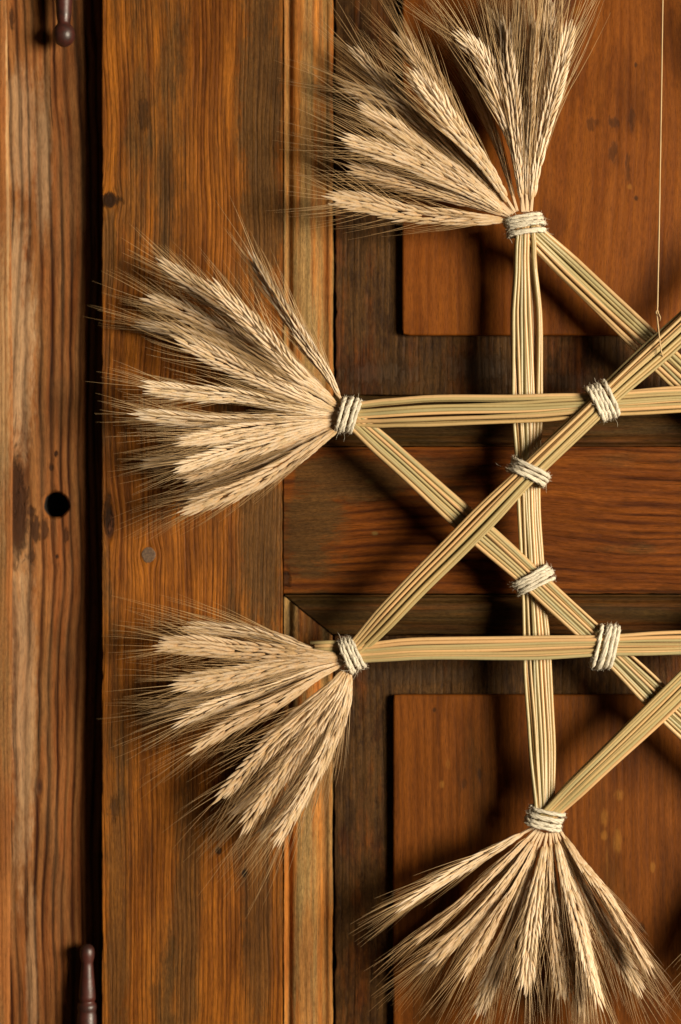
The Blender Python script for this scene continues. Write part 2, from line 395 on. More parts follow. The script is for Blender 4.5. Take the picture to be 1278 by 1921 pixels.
PROF = [(0.0, 0.020), (0.0, 0.0005), (0.022, 0.0), (0.045, 0.0012), (0.060, 0.0040), (0.13, 0.0052), (0.17, 0.0030), (0.21, 0.0014), (0.30, 0.0010), (0.45, 0.0018), (0.60, 0.0034),
        (0.74, 0.0056), (0.86, 0.0080), (0.89, 0.0070), (0.93, 0.0066), (0.975, 0.0072), (1.0, 0.0088), (1.0, 0.020)]
def moulding(path0, path1, mat, seed):
    """path0(t), path1(t): photo px of both ends for profile parameter t"""
    rnd = random.Random(seed); verts = []; faces = []; N = 70
    for i in range(N + 1):
        u = i / N; w1 = math.sin(i * .35 + seed) * .5 + rnd.uniform(-.4, .4)
        for j, (t, d) in enumerate(PROF):
            a = path0(t); b = path1(t); x = a[0] + (b[0] - a[0]) * u; y = a[1] + (b[1] - a[1]) * u
            wd = w1 * (1.3 if t > 0.95 else 0.5 if j < 4 else 0.1)
            if abs(b[1] - a[1]) > abs(b[0] - a[0]): x += wd
            else: y += wd
            k = P(x, y, Y_ST); verts.append(Vector((k.x, Y_ST + 0.0003 + d, k.z)))
    m_ = len(PROF)
    for i in range(N):
        for j in range(m_ - 1):
            a = i * m_ + j; faces.append((a, a + 1, a + m_ + 1, a + m_))
    o = obj('moulding', verts, faces, mat, door, smooth=True)
    o.data.polygons.foreach_set('use_smooth', [not (f % (m_ - 1) in (0, m_ - 2)) for f in range(len(o.data.polygons))])
    return o
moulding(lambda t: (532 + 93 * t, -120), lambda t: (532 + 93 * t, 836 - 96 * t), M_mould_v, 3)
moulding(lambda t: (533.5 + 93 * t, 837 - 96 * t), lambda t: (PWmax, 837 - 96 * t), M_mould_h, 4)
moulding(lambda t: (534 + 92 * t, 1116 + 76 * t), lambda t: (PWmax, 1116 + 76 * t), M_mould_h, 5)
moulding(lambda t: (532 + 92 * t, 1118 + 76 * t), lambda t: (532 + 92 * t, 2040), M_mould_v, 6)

# dowel plug in the stile
M_plug, nt, bs = new_mat('grey_dowel_end')
tc = nt.n.new('ShaderNodeTexCoord')
nz = nt.noise(tc.outputs['Object'], 900, 4, .7)
nt.link(nt.mix(nt.step(nz, .35, .65), (0.145, 0.085, 0.045), (0.060, 0.032, 0.018)), bs.inputs['Base Color']); bs.inputs['Roughness'].default_value = .7
def plug(x, y, r):
    v = []; f = []; n = 28; rr = random.Random(int(x))
    jit = [1 + rr.uniform(-.06, .06) for _ in range(n)]
    for (q, d) in ((1.0, 0.002), (1.0, -0.0002), (0.9, -0.0005), (0.5, -0.0005)):
        for i in range(n):
            th = 6.2832 * i / n; k = P(x + r * q * jit[i] * math.cos(th), y + 1.12 * r * q * jit[i] * math.sin(th), Y_ST); v.append(Vector((k.x, Y_ST + d, k.z)))
    for l in range(3):
        for i in range(n): j = (i + 1) % n; f.append((l * n + i, l * n + n + i, l * n + n + j, l * n + j))
    f.append(tuple(3 * n + i for i in reversed(range(n))))
    return obj('dowel_plug', v, f, M_plug, door, smooth=False)
plug(279, 1041, 13)

# frame post with the bored hole
def post():
    x0, x1, y0, y1 = -90, 214, -90, 2010; hx, hy, R = 104, 947, 25; h = 40
    v = []; f = []
    def pt(x, y, d=0.0):
        k = P(x, y, Y_POST)
        # the post's front is worn hollow between rings and rounds off to the right
        e = max(0.0, (x - 186) / 26.0)
        v.append(Vector((k.x, Y_POST + d + e * e * 0.003, k.z))); return len(v) - 1
    n = 64; rings = []
    for q, d in ((None, 0), (1.12, 0.0), (1.0, 0.0013), (0.92, 0.0042)):
        ids = []
        for i in range(n):
            th = 2 * math.pi * (i + 0.5 * 0) / n; c, s = math.cos(th), math.sin(th)
            if q is None:
                m_ = max(abs(c), abs(s)); ids.append(pt(hx + c / m_ * h, hy + s / m_ * h, 0))
            else:
                wv = 1 + 0.025 * math.sin(3 * th + 1) + 0.015 * math.sin(7 * th)
                ids.append(pt(hx + c * R * q * wv, hy + s * R * q * wv, d))
        rings.append(ids)
    for a, b in zip(rings, rings[1:]):
        for i in range(n): j = (i + 1) % n; f.append((a[i], a[j], b[j], b[i]))
    xs = [x0, hx - h, hx + h, 186, 192, 198, 206, x1]
    ys = [y0, 300, 600, hy - h, hy + h, 1300, 1650, y1]
    g = {}
    for xi, x in enumerate(xs):
        for yi, y in enumerate(ys): g[xi, yi] = pt(x, y)
    for xi in range(len(xs) - 1):
        for yi in range(len(ys) - 1):
            if xi == 1 and yi == 3: continue
            f.append((g[xi, yi], g[xi, yi + 1], g[xi + 1, yi + 1], g[xi + 1, yi]))
    # right side
    s0 = P(x1, y0, Y_POST); s1 = P(x1, y1, Y_POST)
    b = len(v); v.append(Vector((s0.x, Y_POST + .0030, s0.z))); v.append(Vector((s0.x, Y_POST + .04, s0.z)))
    v.append(Vector((s1.x, Y_POST + .04, s1.z))); v.append(Vector((s1.x, Y_POST + .0030, s1.z)))
    f.append((b, b + 1, b + 2, b + 3))
    return obj('post', v, f, M_post, frame)
post()
hv = []; hf = []
for q, d in ((1.03, .0041), (1.03, .008), (.97, .026)):
    for i in range(48):
        th = 6.2832 * i / 48; k = P(104 + math.cos(th) * 25 * q * .985, 947 + math.sin(th) * 25 * q * .985, Y_POST); hv.append(Vector((k.x, Y_POST + d, k.z)))
for l in range(2):
    for i in range(48): j = (i + 1) % 48; hf.append((l * 48 + i, l * 48 + j, l * 48 + 48 + j, l * 48 + 48 + i))
hf.append(tuple(96 + i for i in range(48)))
obj('bore_hole', hv, hf, M_dark, frame, smooth=False)  # lining coloured near-black for the shade inside the hole
# narrow batten at the far left whose worn arris has its highlight painted in
def batten():
    v = []; f = []; N = 60; rr = random.Random(2)
    for i in range(N + 1):
        y = -90 + 2100 * i / N
        xe = 8 + 13 * min(1, max(0, y / 700.0)) - 6 * max(0, (y - 900) / 1000.0) + rr.uniform(-.7, .7)
        hgt = 0.0030 * (1 - 0.75 * min(1, max(0, (y - 380) / 350)))
        for x, d in ((-90, hgt), (xe - 5, hgt), (xe - 2, hgt * .93), (xe + 2.5, hgt * .35), (xe + 5, -0.0005)):
            k = P(x, y, Y_POST); v.append(Vector((k.x, Y_POST - d, k.z)))
    for i in range(N):
        for j in range(4): a = i * 5 + j; f.append((a, a + 5, a + 6, a + 1))
    return obj('batten', v, f, M_batten, frame, smooth=True)
M_batten = wood('batten_pine', Y_POST, True, 31.0, gain=(0.74, 0.56, 0.38), period=9, wav=4, light=(0.52, 0.27, 0.11), dark=(0.42, 0.20, 0.08), ringc=(0.22, 0.09, 0.035), ring_amt=0.5,
    pat=(0.40, 0.28, 0.15), pat_thr=0.56, pat_scale=(0.03, 0.002), pale=[(14, 250, 4, 380, .95), (-10, 700, 30, 260, .8)], pale_c=(0.74, 0.64, 0.46), bump=.6)  # the narrow pale streak paints the arris highlight into the colour
batten()

# hinge pins with turned ends, dark red-brown paint
M_paint, nt, bs = new_mat('chipped_oxblood_paint')
tc = nt.n.new('ShaderNodeTexCoord')
n1 = nt.noise(tc.outputs['Object'], 260, 4, .65); n2 = nt.noise(tc.outputs['Object'], 90, 3, .6)
c = nt.mix(nt.step(n2, .4, .62), (0.060, 0.015, 0.010), (0.030, 0.011, 0.008)); c = nt.mix(nt.step(n1, .66, .72), c, (0.16, 0.10, 0.07))
nt.link(c, bs.inputs['Base Color']); nt.put(bs.inputs['Roughness'], nt.add(nt.mul(n1, .35), .26)); bs.inputs['Specular IOR Level'].default_value = .6
bp = nt.n.new('ShaderNodeBump'); bp.inputs['Strength'].default_value = .5; bp.inputs['Distance'].default_value = .0008; nt.link(n2, bp.inputs['Height']); nt.link(bp.outputs[0], bs.inputs['Normal'])
def hinge(x, yd, prof, label):
    v = []; f = []; n = 28
    for (py, r) in prof:
        c0 = P(x, py, yd)
        for i in range(n):
            th = 6.2832 * i / n; v.append(c0 + Vector((math.cos(th), math.sin(th), 0)) * r * S * (D + yd) / D)
    for l in range(len(prof) - 1):
        for i in range(n): j = (i + 1) % n; f.append((l * n + i, l * n + n + i, l * n + n + j, l * n + j))
    f.append(tuple(range(n))); f.append(tuple((len(prof) - 1) * n + i for i in reversed(range(n))))
    o = obj('hinge_pin', v, f, M_paint, frame, smooth=True, origin=P(x, prof[0][0], yd)); o['label'] = label; return o
hinge(120, 0.035, [(-90, 17), (-20, 16), (-2, 16), (14, 15), (30, 14), (42, 12), (46, 12.5), (50, 16), (56, 19.5), (64, 21), (72, 20), (79, 16.5), (84, 11.5), (87, 6), (88, 1)],
      'red brown hinge pin ending in a round ball')
hinge(164, 0.040, [(1771, 1), (1772, 6), (1775, 10.5), (1780, 13.5), (1787, 14.5), (1795, 14), (1802, 12), (1806, 11), (1812, 11.5), (1830, 13), (1850, 15), (1868, 16.5),
      (1874, 16.5), (1876, 14.5), (1879, 14.5), (1882, 18), (1888, 19.5), (1894, 18.5), (1898, 17.5), (1902, 19), (1930, 20), (2010, 20)],
      'red brown hinge pin with a turned tapering knob on top')

# ------------------------------------------------------------------ the straw star
star = thing('straw_star', P(1243, 980, 0), 'eight pointed star of tied straw bundles with fans of bearded rye ears', 'straw star')

# straw
M_straw, nt, bs = new_mat('dried_straw')
oi = nt.n.new('ShaderNodeObjectInfo'); geo = nt.n.new('ShaderNodeNewGeometry')
base = nt.ramp(oi.outputs['Random'], [(0.0, (0.57, 0.34, 0.16)), (0.25, (0.58, 0.38, 0.19)), (0.42, (0.44, 0.30, 0.135)), (0.56, (0.36, 0.28, 0.13)), (0.74, (0.36, 0.31, 0.15)), (1.0, (0.27, 0.28, 0.17))])
off = nt.n.new('ShaderNodeVectorMath'); off.operation = 'MULTIPLY_ADD'; nt.link(geo.outputs['Position'], off.inputs[0]); off.inputs[1].default_value = (1, 1, 1)
rv = nt.vec(nt.mul(oi.outputs['Random'], 37.0), nt.mul(oi.outputs['Random'], 91.0)); nt.link(rv, off.inputs[2])
n1 = nt.noise(off.outputs[0], 9, 3, .6); n2 = nt.noise(off.outputs[0], 320, 3, .6)
c = nt.mix(nt.mul(nt.step(n1, .45, .66), .55), base, (0.36, 0.26, 0.105)); c = nt.mix(nt.mul(nt.step(n1, .62, .36), .35), c, (0.60, 0.36, 0.13))
c = nt.mix(nt.mul(nt.step(n2, .55, .8), .35), c, nt.mix(1.0, c, (.6, .52, .42), 'MULTIPLY'))
nt.link(c, bs.inputs['Base Color']); bs.inputs['Roughness'].default_value = .36; bs.inputs['Specular IOR Level'].default_value = .5
bp = nt.n.new('ShaderNodeBump'); bp.inputs['Strength'].default_value = .35; bp.inputs['Distance'].default_value = .0004; nt.link(n2, bp.inputs['Height']); nt.link(bp.outputs[0], bs.inputs['Normal'])

# ears and awns
def grain_mat(name, lo_c, mid_c, hi_c, transl):
    m, nt, bs = new_mat(name)
    at = nt.n.new('ShaderNodeVertexColor'); at.layer_name = 'tone'; sp = nt.n.new('ShaderNodeSeparateColor'); nt.link(at.outputs[0], sp.inputs[0])
    geo = nt.n.new('ShaderNodeNewGeometry'); n = nt.noise(geo.outputs['Position'], 700, 3, .6)
    c = nt.mix(nt.step(sp.outputs[0], 0.0, 0.75), mid_c, hi_c)
    c = nt.mix(nt.mul(nt.step(sp.outputs[1], .45, 1.0), .75), c, lo_c)
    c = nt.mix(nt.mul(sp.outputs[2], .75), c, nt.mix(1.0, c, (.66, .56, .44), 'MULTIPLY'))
    c = nt.mix(nt.mul(nt.step(n, .5, .75), .3), c, nt.mix(1.0, c, (.62, .5, .36), 'MULTIPLY'))
    nt.link(c, bs.inputs['Base Color']); bs.inputs['Roughness'].default_value = .48; bs.inputs['Specular IOR Level'].default_value = .35
    tr = nt.n.new('ShaderNodeBsdfTranslucent'); nt.link(c, tr.inputs[0]); mx = nt.n.new('ShaderNodeMixShader'); mx.inputs[0].default_value = transl
    nt.link(bs.outputs[0], mx.inputs[1]); nt.link(tr.outputs[0], mx.inputs[2])
    nt.link(mx.outputs[0], m.node_tree.nodes['Material Output'].inputs[0])
    return m
M_ear = grain_mat('dried_rye_husk', (0.68, 0.51, 0.29), (0.64, 0.43, 0.23), (0.89, 0.74, 0.55), .16)
M_awn = grain_mat('dried_rye_awn', (0.42, 0.25, 0.10), (0.50, 0.34, 0.17), (0.60, 0.42, 0.22), .12)

def ear(pts, tipdepth=-0.006, wid=34, awn=150, seed=0, roll=0.0, basedepth=-0.002, start=0.06, splay=1.0, dens=1.0):
    """pts: photo px from the tie outwards to the last husk; tipdepth: depth in metres of the far end"""
    rnd = random.Random(1000 + seed); px = S; tint = rnd.random() ** 1.3
    if tipdepth > .001: tint = .6 + .4 * tint  # back ears coloured darker, painting in the shade of the front ones
    N = 60
    P2 = catmull([Vector((a, b, 0)) for a, b in pts], N)
    tot = sum((P2[i + 1] - P2[i]).length for i in range(N - 1))
    def w3(i):
        u = i / (N - 1); y = basedepth + (tipdepth - basedepth) * (u ** 0.9)
        return P(P2[i].x, P2[i].y, y)
    C3 = [w3(i) for i in range(N)]
    def at(u):
        t = max(0.0, min(0.9999, u)) * (N - 1); k = int(t); p = C3[k].lerp(C3[k + 1], t - k)
        a = C3[max(0, k - 2)]; b = C3[min(N - 1, k + 3)]; return p, (b - a).normalized()
    mb = MB(); aw = MB()
    # stalk
    mb.tube([at(u)[0] for u in (0, .04, .08, .12, .2, .4, .7, .95)], [3.4 * px, 3.2 * px, 3 * px, 2.8 * px, 2.6 * px, 2.4 * px, 2 * px, 1.2 * px], 6, cols=[(.3, .3, 0)] * 8)
    step = 6.5 / dens; n = int(tot * (1 - start) / step)
    for k in range(n):
        q = k / (n - 1); u = start + (0.985 - start) * q
        p, T = at(u)
        Nn = T.cross(Vector((0, -1, 0))).normalized(); B = Nn.cross(T).normalized()
        if B.y > 0: B = -B
        ca, sa = math.cos(roll + .25 * math.sin(q * 5 + seed)), math.sin(roll + .25 * math.sin(q * 5 + seed))
        N2 = Nn * ca + B * sa; B2 = B * ca - Nn * sa
        env = (0.36 + 0.64 * min(1, q / 0.35)) * (1.0 - 0.40 * max(0, (q - .7) / .3) ** 1.6)
        tilt = (0.13 + 0.23 * min(1, q / .5)) * (1 - .35 * max(0, (q - .8) / .2))
        sd = 1 if k % 2 else -1
        if k == n - 1: specs = [(0.0, 0.0, 0.0, 0.1, 1.0)]
        else:
            # (side offset, front offset, side tilt, front tilt, size)
            specs = [(sd * .27, .05, sd * tilt * 1.10, .02, 1.0), (sd * .13, .17, sd * tilt * .60, .09, 1.0), (sd * .20, -.18, sd * tilt * .8, -.10, .95)]
            if rnd.random() < .45: specs.append((sd * .03, .19, sd * tilt * .12, .10, .85))
        for si, (so, fo, st, ft, sz) in enumerate(specs):
            so += rnd.uniform(-.03, .03); st += rnd.uniform(-.05, .05); ft += rnd.uniform(-.04, .04)
            L = (36 + rnd.uniform(-5, 5)) * sz * px * (0.85 + .15 * env); W = (3.1 + rnd.uniform(-.4, .4)) * sz * px * (.75 + .3 * env) * wid / 34
            o = p + N2 * so * wid * px * env * .95 + B2 * fo * wid * px * .62 * env
            d = (T + N2 * st + B2 * ft).normalized()
            sdv = d.cross(B2).normalized(); upv = sdv.cross(d).normalized()
            if upv.dot(B2) < 0: upv = -upv
            if fo < 0: upv = -upv
            tone = rnd.random(); b0 = len(mb.v)
            secs = ((0, .30), (.12, .70), (.3, 1.0), (.5, .96), (.68, .72), (.85, .42), (1.0, .16))
            curve = rnd.uniform(-.03, .05)
            for (t, r) in secs:
                c = o + d * L * t + upv * (math.sin(t * 3.14) * W * .35) - N2 * (sd * L * .07 * t * t)
                # hull cross-section: keeled back, flat belly
                for (a_, b_) in ((-1, -.05), (-.62, .48), (0, .86), (.62, .48), (1, -.05), (0, -.45)):
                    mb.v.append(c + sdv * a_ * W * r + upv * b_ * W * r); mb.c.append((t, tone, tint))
            for i in range(len(secs) - 1):
                for j in range(6):
                    j2 = (j + 1) % 6; a = b0 + i * 6; mb.f.append((a + j, a + j2, a + 6 + j2, a + 6 + j))
            tip = o + d * L - N2 * (sd * L * .07)
            # awn
            if si <= 2 and rnd.random() < (.90 if si == 0 else .50) * dens:
                La = awn * 1.02 * px * rnd.uniform(.55, 1.2) * (0.62 + .38 * min(1, q / .25)) * (1 - .15 * q)
                ang = splay * rnd.uniform(.5, 1.25)
                d0 = (T + N2 * st * 1.0 * ang + B2 * ft * .8).normalized()
                d1 = (T + N2 * (st * .50 * ang + rnd.uniform(-.07, .07)) + B2 * rnd.uniform(-.10, .10) + Vector((0, 0, rnd.uniform(-.03, .03)))).normalized()
                pp = tip - d * 2 * px; ps = [pp]; nseg = 7
                for i in range(nseg):
                    t = (i + 1) / nseg; dd = d0.lerp(d1, t).normalized(); pp = pp + dd * La / nseg
                    if pp.y > Y_ST - .003: pp = Vector((pp.x, Y_ST - .003 - rnd.uniform(0, .001), pp.z))
                    ps.append(pp)
                rr = rnd.uniform(.55, .82) * px
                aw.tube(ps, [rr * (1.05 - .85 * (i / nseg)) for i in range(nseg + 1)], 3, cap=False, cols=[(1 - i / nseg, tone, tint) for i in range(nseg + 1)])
    e = mb.build('ear', M_ear, star, smooth=False, attr=True, origin=C3[0])
    a = aw.build('awns', M_awn, e, smooth=True, attr=True, origin=C3[0])
    tag(a, kind='stuff')
    return e

EARS = []
def E(fan, pts, tipd, wid=34, awn=150, roll=0.0, splay=1.0, **kw):
    EARS.append((fan, pts, tipd, wid, awn, roll, splay, kw))
# top fan (tie at 985,425)
E('T', [(958, 412), (900, 411), (775, 401), (700, 384), (636, 374)], -.014, 33, 120, .15, 1.5)
E('T', [(957, 409), (880, 378), (770, 345), (668, 318)], .006, 30, 130, .6, 1.2)
E('T', [(956, 405), (905, 372), (810, 322), (735, 290), (662, 268)], -.010, 34, 130, .1)
E('T', [(958, 402), (890, 345), (795, 283), (745, 245), (690, 212)], -.004, 33, 140, -.2)
E('T', [(966, 398), (912, 314), (858, 248), (820, 195), (784, 148)], -.016, 38, 150, 0)
E('T', [(960, 402), (880, 310), (780, 220), (670, 100)], .012, 32, 120, .5)
E('T', [(962, 402), (860, 300), (760, 205), (655, 165)], .014, 32, 130, .9)
E('T', [(964, 400), (890, 280), (815, 160), (752, 75)], .014, 24, 120, .6)
E('T', [(970, 396), (940, 290), (900, 190), (850, 90)], .020, 20, 120, 1.2)
E('T', [(980, 398), (972, 300), (938, 190), (908, 115), (868, 72)], -.004, 30, 170, .3)
E('T', [(982, 396), (972, 300), (962, 200), (952, 130), (948, 62)], -.010, 33, 180, .5)
E('T', [(988, 396), (988, 300), (994, 200), (1000, 120), (1002, 58)], -.012, 28, 180, 1.2)
E('T', [(996, 396), (1006, 310), (1032, 200), (1048, 130), (1063, 62)], -.014, 34, 180, .1)
E('T', [(984, 398), (976, 280), (960, 160), (925, 30)], .010, 30, 160, .8)
E('T', [(990, 398), (1000, 280), (1020, 140), (1030, 10)], .010, 30, 160, .4)
E('T', [(986, 398), (985, 280), (980, 150), (975, 10)], .014, 28, 160, 1.1)
# middle left fan (tie at 655,778)
E('M', [(645, 760), (618, 708), (579, 652), (527, 572), (478, 490)], -.012, 27, 130, .7)
E('M', [(642, 768), (600, 735), (557, 702), (485, 622), (406, 545)], -.018, 35, 150, 0)
E('M', [(640, 774), (595, 758), (538, 732), (440, 688), (347, 642)], -.014, 34, 150, .1)
E('M', [(638, 778), (575, 770), (463, 745), (369, 738), (285, 728)], -.006, 32, 120, .6)
E('M', [(638, 782), (560, 784), (425, 790), (345, 786), (268, 778)], .000, 32, 110, .9)
E('M', [(640, 786), (560, 793), (463, 807), (405, 818), (350, 826)], -.016, 34, 150, .9)
E('M', [(640, 790), (575, 806), (500, 830), (420, 852), (345, 874)], -.008, 32, 140, .5)
E('M', [(642, 793), (580, 822), (500, 848), (425, 874), (358, 893)], .002, 30, 130, .3)
E('M', [(644, 797), (590, 835), (513, 885), (440, 921), (360, 950)], -.014, 35, 130, .4)
E('M', [(642, 795), (570, 832), (500, 870), (420, 905), (350, 935)], .006, 30, 150, .8)
E('M', [(642, 768), (560, 690), (470, 610), (385, 550), (312, 500)], .008, 32, 130, .5)
E('M', [(640, 770), (550, 705), (450, 640), (355, 590), (290, 565)], .012, 32, 120, .2)
E('M', [(640, 773), (540, 715), (430, 660), (340, 625), (270, 610)], .015, 30, 110, .9)
E('M', [(640, 788), (560, 812), (450, 845), (360, 860), (285, 868)], .014, 28, 90, .6)
# lower left fan (tie at 660,1228)
E('L', [(648, 1232), (590, 1229), (453, 1219), (385, 1212), (315, 1210)], -.016, 37, 110, 0, 1.3)
E('L', [(648, 1238), (585, 1238), (500, 1256), (420, 1272), (345, 1282)], -.012, 36, 120, 0, 1.1)
E('L', [(648, 1240), (590, 1256), (500, 1290), (420, 1318), (345, 1350)], -.010, 31, 130, .9)
E('L', [(650, 1243), (600, 1266), (525, 1312), (450, 1350), (368, 1402)], -.014, 34, 130, .8)
E('L', [(654, 1248), (622, 1288), (575, 1335), (512, 1392), (415, 1494)], -.018, 33, 150, .1, 1.5)
E('L', [(657, 1252), (635, 1300), (590, 1362), (535, 1440), (462, 1544)], -.018, 33, 130, .1)
E('L', [(660, 1254), (648, 1318), (615, 1400), (575, 1480), (522, 1570)], -.014, 31, 140, .5)
E('L', [(650, 1232), (580, 1218), (500, 1192), (430, 1182), (365, 1178)], .008, 30, 170, .7)
E('L', [(648, 1236), (570, 1250), (480, 1275), (410, 1300), (338, 1318)], .004, 32, 130, .5)
E('L', [(654, 1250), (620, 1310), (560, 1390), (500, 1460), (440, 1520)], .010, 26, 120, .9)
E('L', [(658, 1254), (640, 1330), (600, 1410), (550, 1490), (495, 1560)], .008, 28, 130, .3)
E('L', [(648, 1240), (570, 1265), (470, 1300), (390, 1322), (310, 1330)], .014, 28, 110, .3)
# bottom fan (tie at 1022,1535)
E('B', [(1000, 1552), (930, 1592), (860, 1632), (810, 1662), (762, 1694)], -.002, 28, 110, .7)
E('B', [(1006, 1556), (950, 1612), (880, 1680), (838, 1715), (794, 1752)], -.012, 30, 120, 1.1)
E('B', [(1012, 1558), (965, 1628), (905, 1704), (865, 1748), (824, 1788)], -.010, 32, 120, .5)
E('B', [(1016, 1560), (975, 1640), (940, 1700), (905, 1765), (873, 1818)], -.006, 31, 140, .9)
E('B', [(1026, 1562), (1012, 1640), (1000, 1710), (990, 1780), (984, 1842)], -.016, 34, 140, .1)
E('B', [(1032, 1562), (1034, 1640), (1040, 1720), (1048, 1790), (1054, 1856)], .004, 28, 140, .2)
E('B', [(1040, 1558), (1058, 1635), (1086, 1725), (1102, 1800), (1120, 1868)], -.008, 34, 150, .6)
E('B', [(1048, 1554), (1085, 1612), (1135, 1680), (1175, 1745), (1212, 1808)], -.014, 32, 120, .9, .9)
E('B', [(1044, 1556), (1080, 1640), (1120, 1720), (1160, 1790), (1195, 1850)], .008, 30, 130, .4)
E('B', [(1020, 1562), (980, 1670), (950, 1760), (925, 1830), (905, 1885)], .008, 30, 130, .4)
E('B', [(1008, 1558), (950, 1630), (890, 1710), (840, 1770), (800, 1810)], .010, 28, 120, .8)
E('B', [(1036, 1560), (1060, 1660), (1075, 1760), (1085, 1830), (1090, 1890)], .010, 28, 130, .9)
for k, (tx, ty) in enumerate([(1405, 60), (1440, 50), (1480, 60), (1525, 60), (1575, 90), (1640, 150), (1700, 210), (1765, 285), (1845, 375)]):
    E('U', [(1495 + (tx - 1495) * .07, 374), (1495 + (tx - 1495) * .5 , 374 + (ty - 374) * .52), (tx, ty)], -.004 - .012 * (k % 2), 34, 140, .4 * (k % 3))
for k, (tx, ty) in enumerate([(1332, 1790), (1370, 1830), (1410, 1850), (1450, 1860), (1500, 1850), (1560, 1820), (1625, 1770), (1690, 1700)]):
    E('V', [(1464 + (tx - 1464) * .1, 1556), (1464 + (tx - 1464) * .52, 1556 + (ty - 1556) * .5), (tx, ty)], -.004 - .010 * (k % 2), 32, 130, .4 * (k % 3))
for i, (fan, pts, tipd, wid, awn, roll, splay, kw) in enumerate(EARS):
    ear(pts, tipd, wid, awn * (.84 if fan == 'M' else 1.0), i, roll, splay=splay, **kw)

# straw bundles ------------------------------------------------
NODES = {'T1': (985, 425), 'T2': (1495, 400), 'R1': (1831, 735), 'R2': (1826, 1200), 'B2': (1464, 1535), 'B1': (1022, 1535), 'L2': (660, 1227), 'L1': (655, 779)}
TIES = {  # centre, strand direction, length, band width, wraps, depth centre, half thickness px
    'T1': ((985, 424), (0.97, -0.20), 74, 38, 6), 'L1': ((654, 779), (-0.22, 0.97), 66, 34, 5), 'L2': ((660, 1227), (0.45, 0.90), 66, 32, 5), 'B1': ((1022, 1535), (0.97, 0.22), 68, 34, 5), 'T2': ((1495, 400), (0.97, 0.20), 74, 38, 6), 'B2': ((1464, 1535), (0.97, -0.22), 68, 34, 5)}
LV = 0.0062
BUN = [  # from, to, level, mid width, straws front, control offset
    ('T1', 'B1', -1.0, 62, 10, [(.0, 0), (.08, 4), (.17, 6), (.33, 8), (.47, 10), (.6, 7), (.72, 4), (.88, 0), (1, 0)], [(.0, .55), (.06, .74), (.17, 1.12), (.3, 1.04), (.41, .78), (.47, .76), (.595, .85), (.72, 1.0), (.85, .90), (1, .62)]),
    ('T1', (1826, 1227), -1.1, 62, 8, None, [(0, .62), (.12, .8), (.35, 1.0), (1, .7)]),
    ('L1', 'R1', 1.0, 60, 9, [(.0, 0), (.15, -3), (.28, -1), (.4, -4), (.53, -7), (1, 0)], [(0, .72), (.07, .96), (.14, 1.06), (.3, .92), (.405, .74), (.5, .82), (1, .7)]),
    ('L1', 'B2', 0.0, 58, 9, [(0, 0), (.2, -4), (.42, -10), (.6, -11), (.77, -7), (1, 0)], [(0, .6), (.1, .8), (.3, .9), (.42, .78), (.58, .8), (.7, 1.0), (1, .7)]),
    ('L2', 'T2', 2.0, 56, 8, [(0, 0), (.2, -5), (.4, -9), (.56, -6), (.75, 2), (1, 0)], [(0, .62), (.1, .95), (.3, 1.0), (.41, .76), (.56, .76), (.7, .95), (1, .7)]),
    ('L2', 'R2', 1.0, 56, 8, [(0, 0), (.12, -6), (.28, -4), (.4, -5), (1, 0)], [(0, .6), (.1, .78), (.3, .85), (.41, .72), (.5, .85), (1, .7)]),
    ('B1', 'R1', 1.2, 58, 8, [(0, 0), (.3, 5), (1, 0)], [(0, .5), (.1, .72), (.3, .95), (1, .8)]),
    ('T2', 'B2', -1.6, 60, 6, None, [(0, .6), (.3, 1.0), (.7, 1), (1, .62)]),
]
def interp(tab, t):
    for (a, va), (b, vb) in zip(tab, tab[1:]):
        if t <= b:
            u = (t - a) / (b - a); u = u * u * (3 - 2 * u); return va + (vb - va) * u
    return tab[-1][1]
for bi, (a, b, lev, wid, nf, cen, wp) in enumerate(BUN):
    rnd = random.Random(50 + bi); A = Vector(NODES[a]); B_ = Vector(NODES.get(b, b) if isinstance(b, str) else b); dv = (B_ - A); Lb = dv.length; dv /= Lb; nv = Vector((-dv.y, dv.x))
    for layer in (0, 1):
        n = nf if layer == 0 else nf - 2
        for i in range(n):
            xi = (-1 + 2 * (i + .5) / n) * .90 + rnd.uniform(-.07, .07); drift = [rnd.uniform(-.09, .09) for _ in range(4)]
            r = rnd.choice((rnd.uniform(2.9, 3.5), rnd.uniform(3.4, 4.1), rnd.uniform(3.6, 4.4))); ydep0 = -lev * LV - (0.0018 if layer == 0 else -0.0024) + rnd.uniform(-.0009, .0009) - .0012 * (1 - xi * xi)
            pts = []; rads = []; NS = 46
            swap = rnd.uniform(-.10, .10)
            for s_ in range(NS + 1):
                t = s_ / NS; ww = interp(wp, t) * wid * .5
                if a == 'L1' and b == 'R1' and i == n - 1 and layer == 0: ww *= 1.0 + .16 * math.exp(-((t - .13) / .1) ** 2)
                lat = (xi + drift[0] * math.sin(6.28 * t + 1) + drift[1] * math.sin(12.6 * t) + swap * (t - .5)) * ww + (interp(cen, t) if cen else 0)
                e = min(1.0, min(t, 1 - t) * Lb / 130.0); e = e * e * (3 - 2 * e)
                y = ydep0 * e + (1 - e) * (-.001 + ((layer - .5) * .006) + xi * .0015)
                ex = -16 + (Lb + 32) * t
                q = A + dv * ex + nv * lat
                pts.append(P(q.x, q.y, y)); rr = r * (1 - .12 * t)
                rads.append(rr * S)
            # a node or joint on some straws
            mb = MB(); mb.tube(pts, rads, 9)
            mb.build('straw', M_straw, star, smooth=True, origin=pts[0])
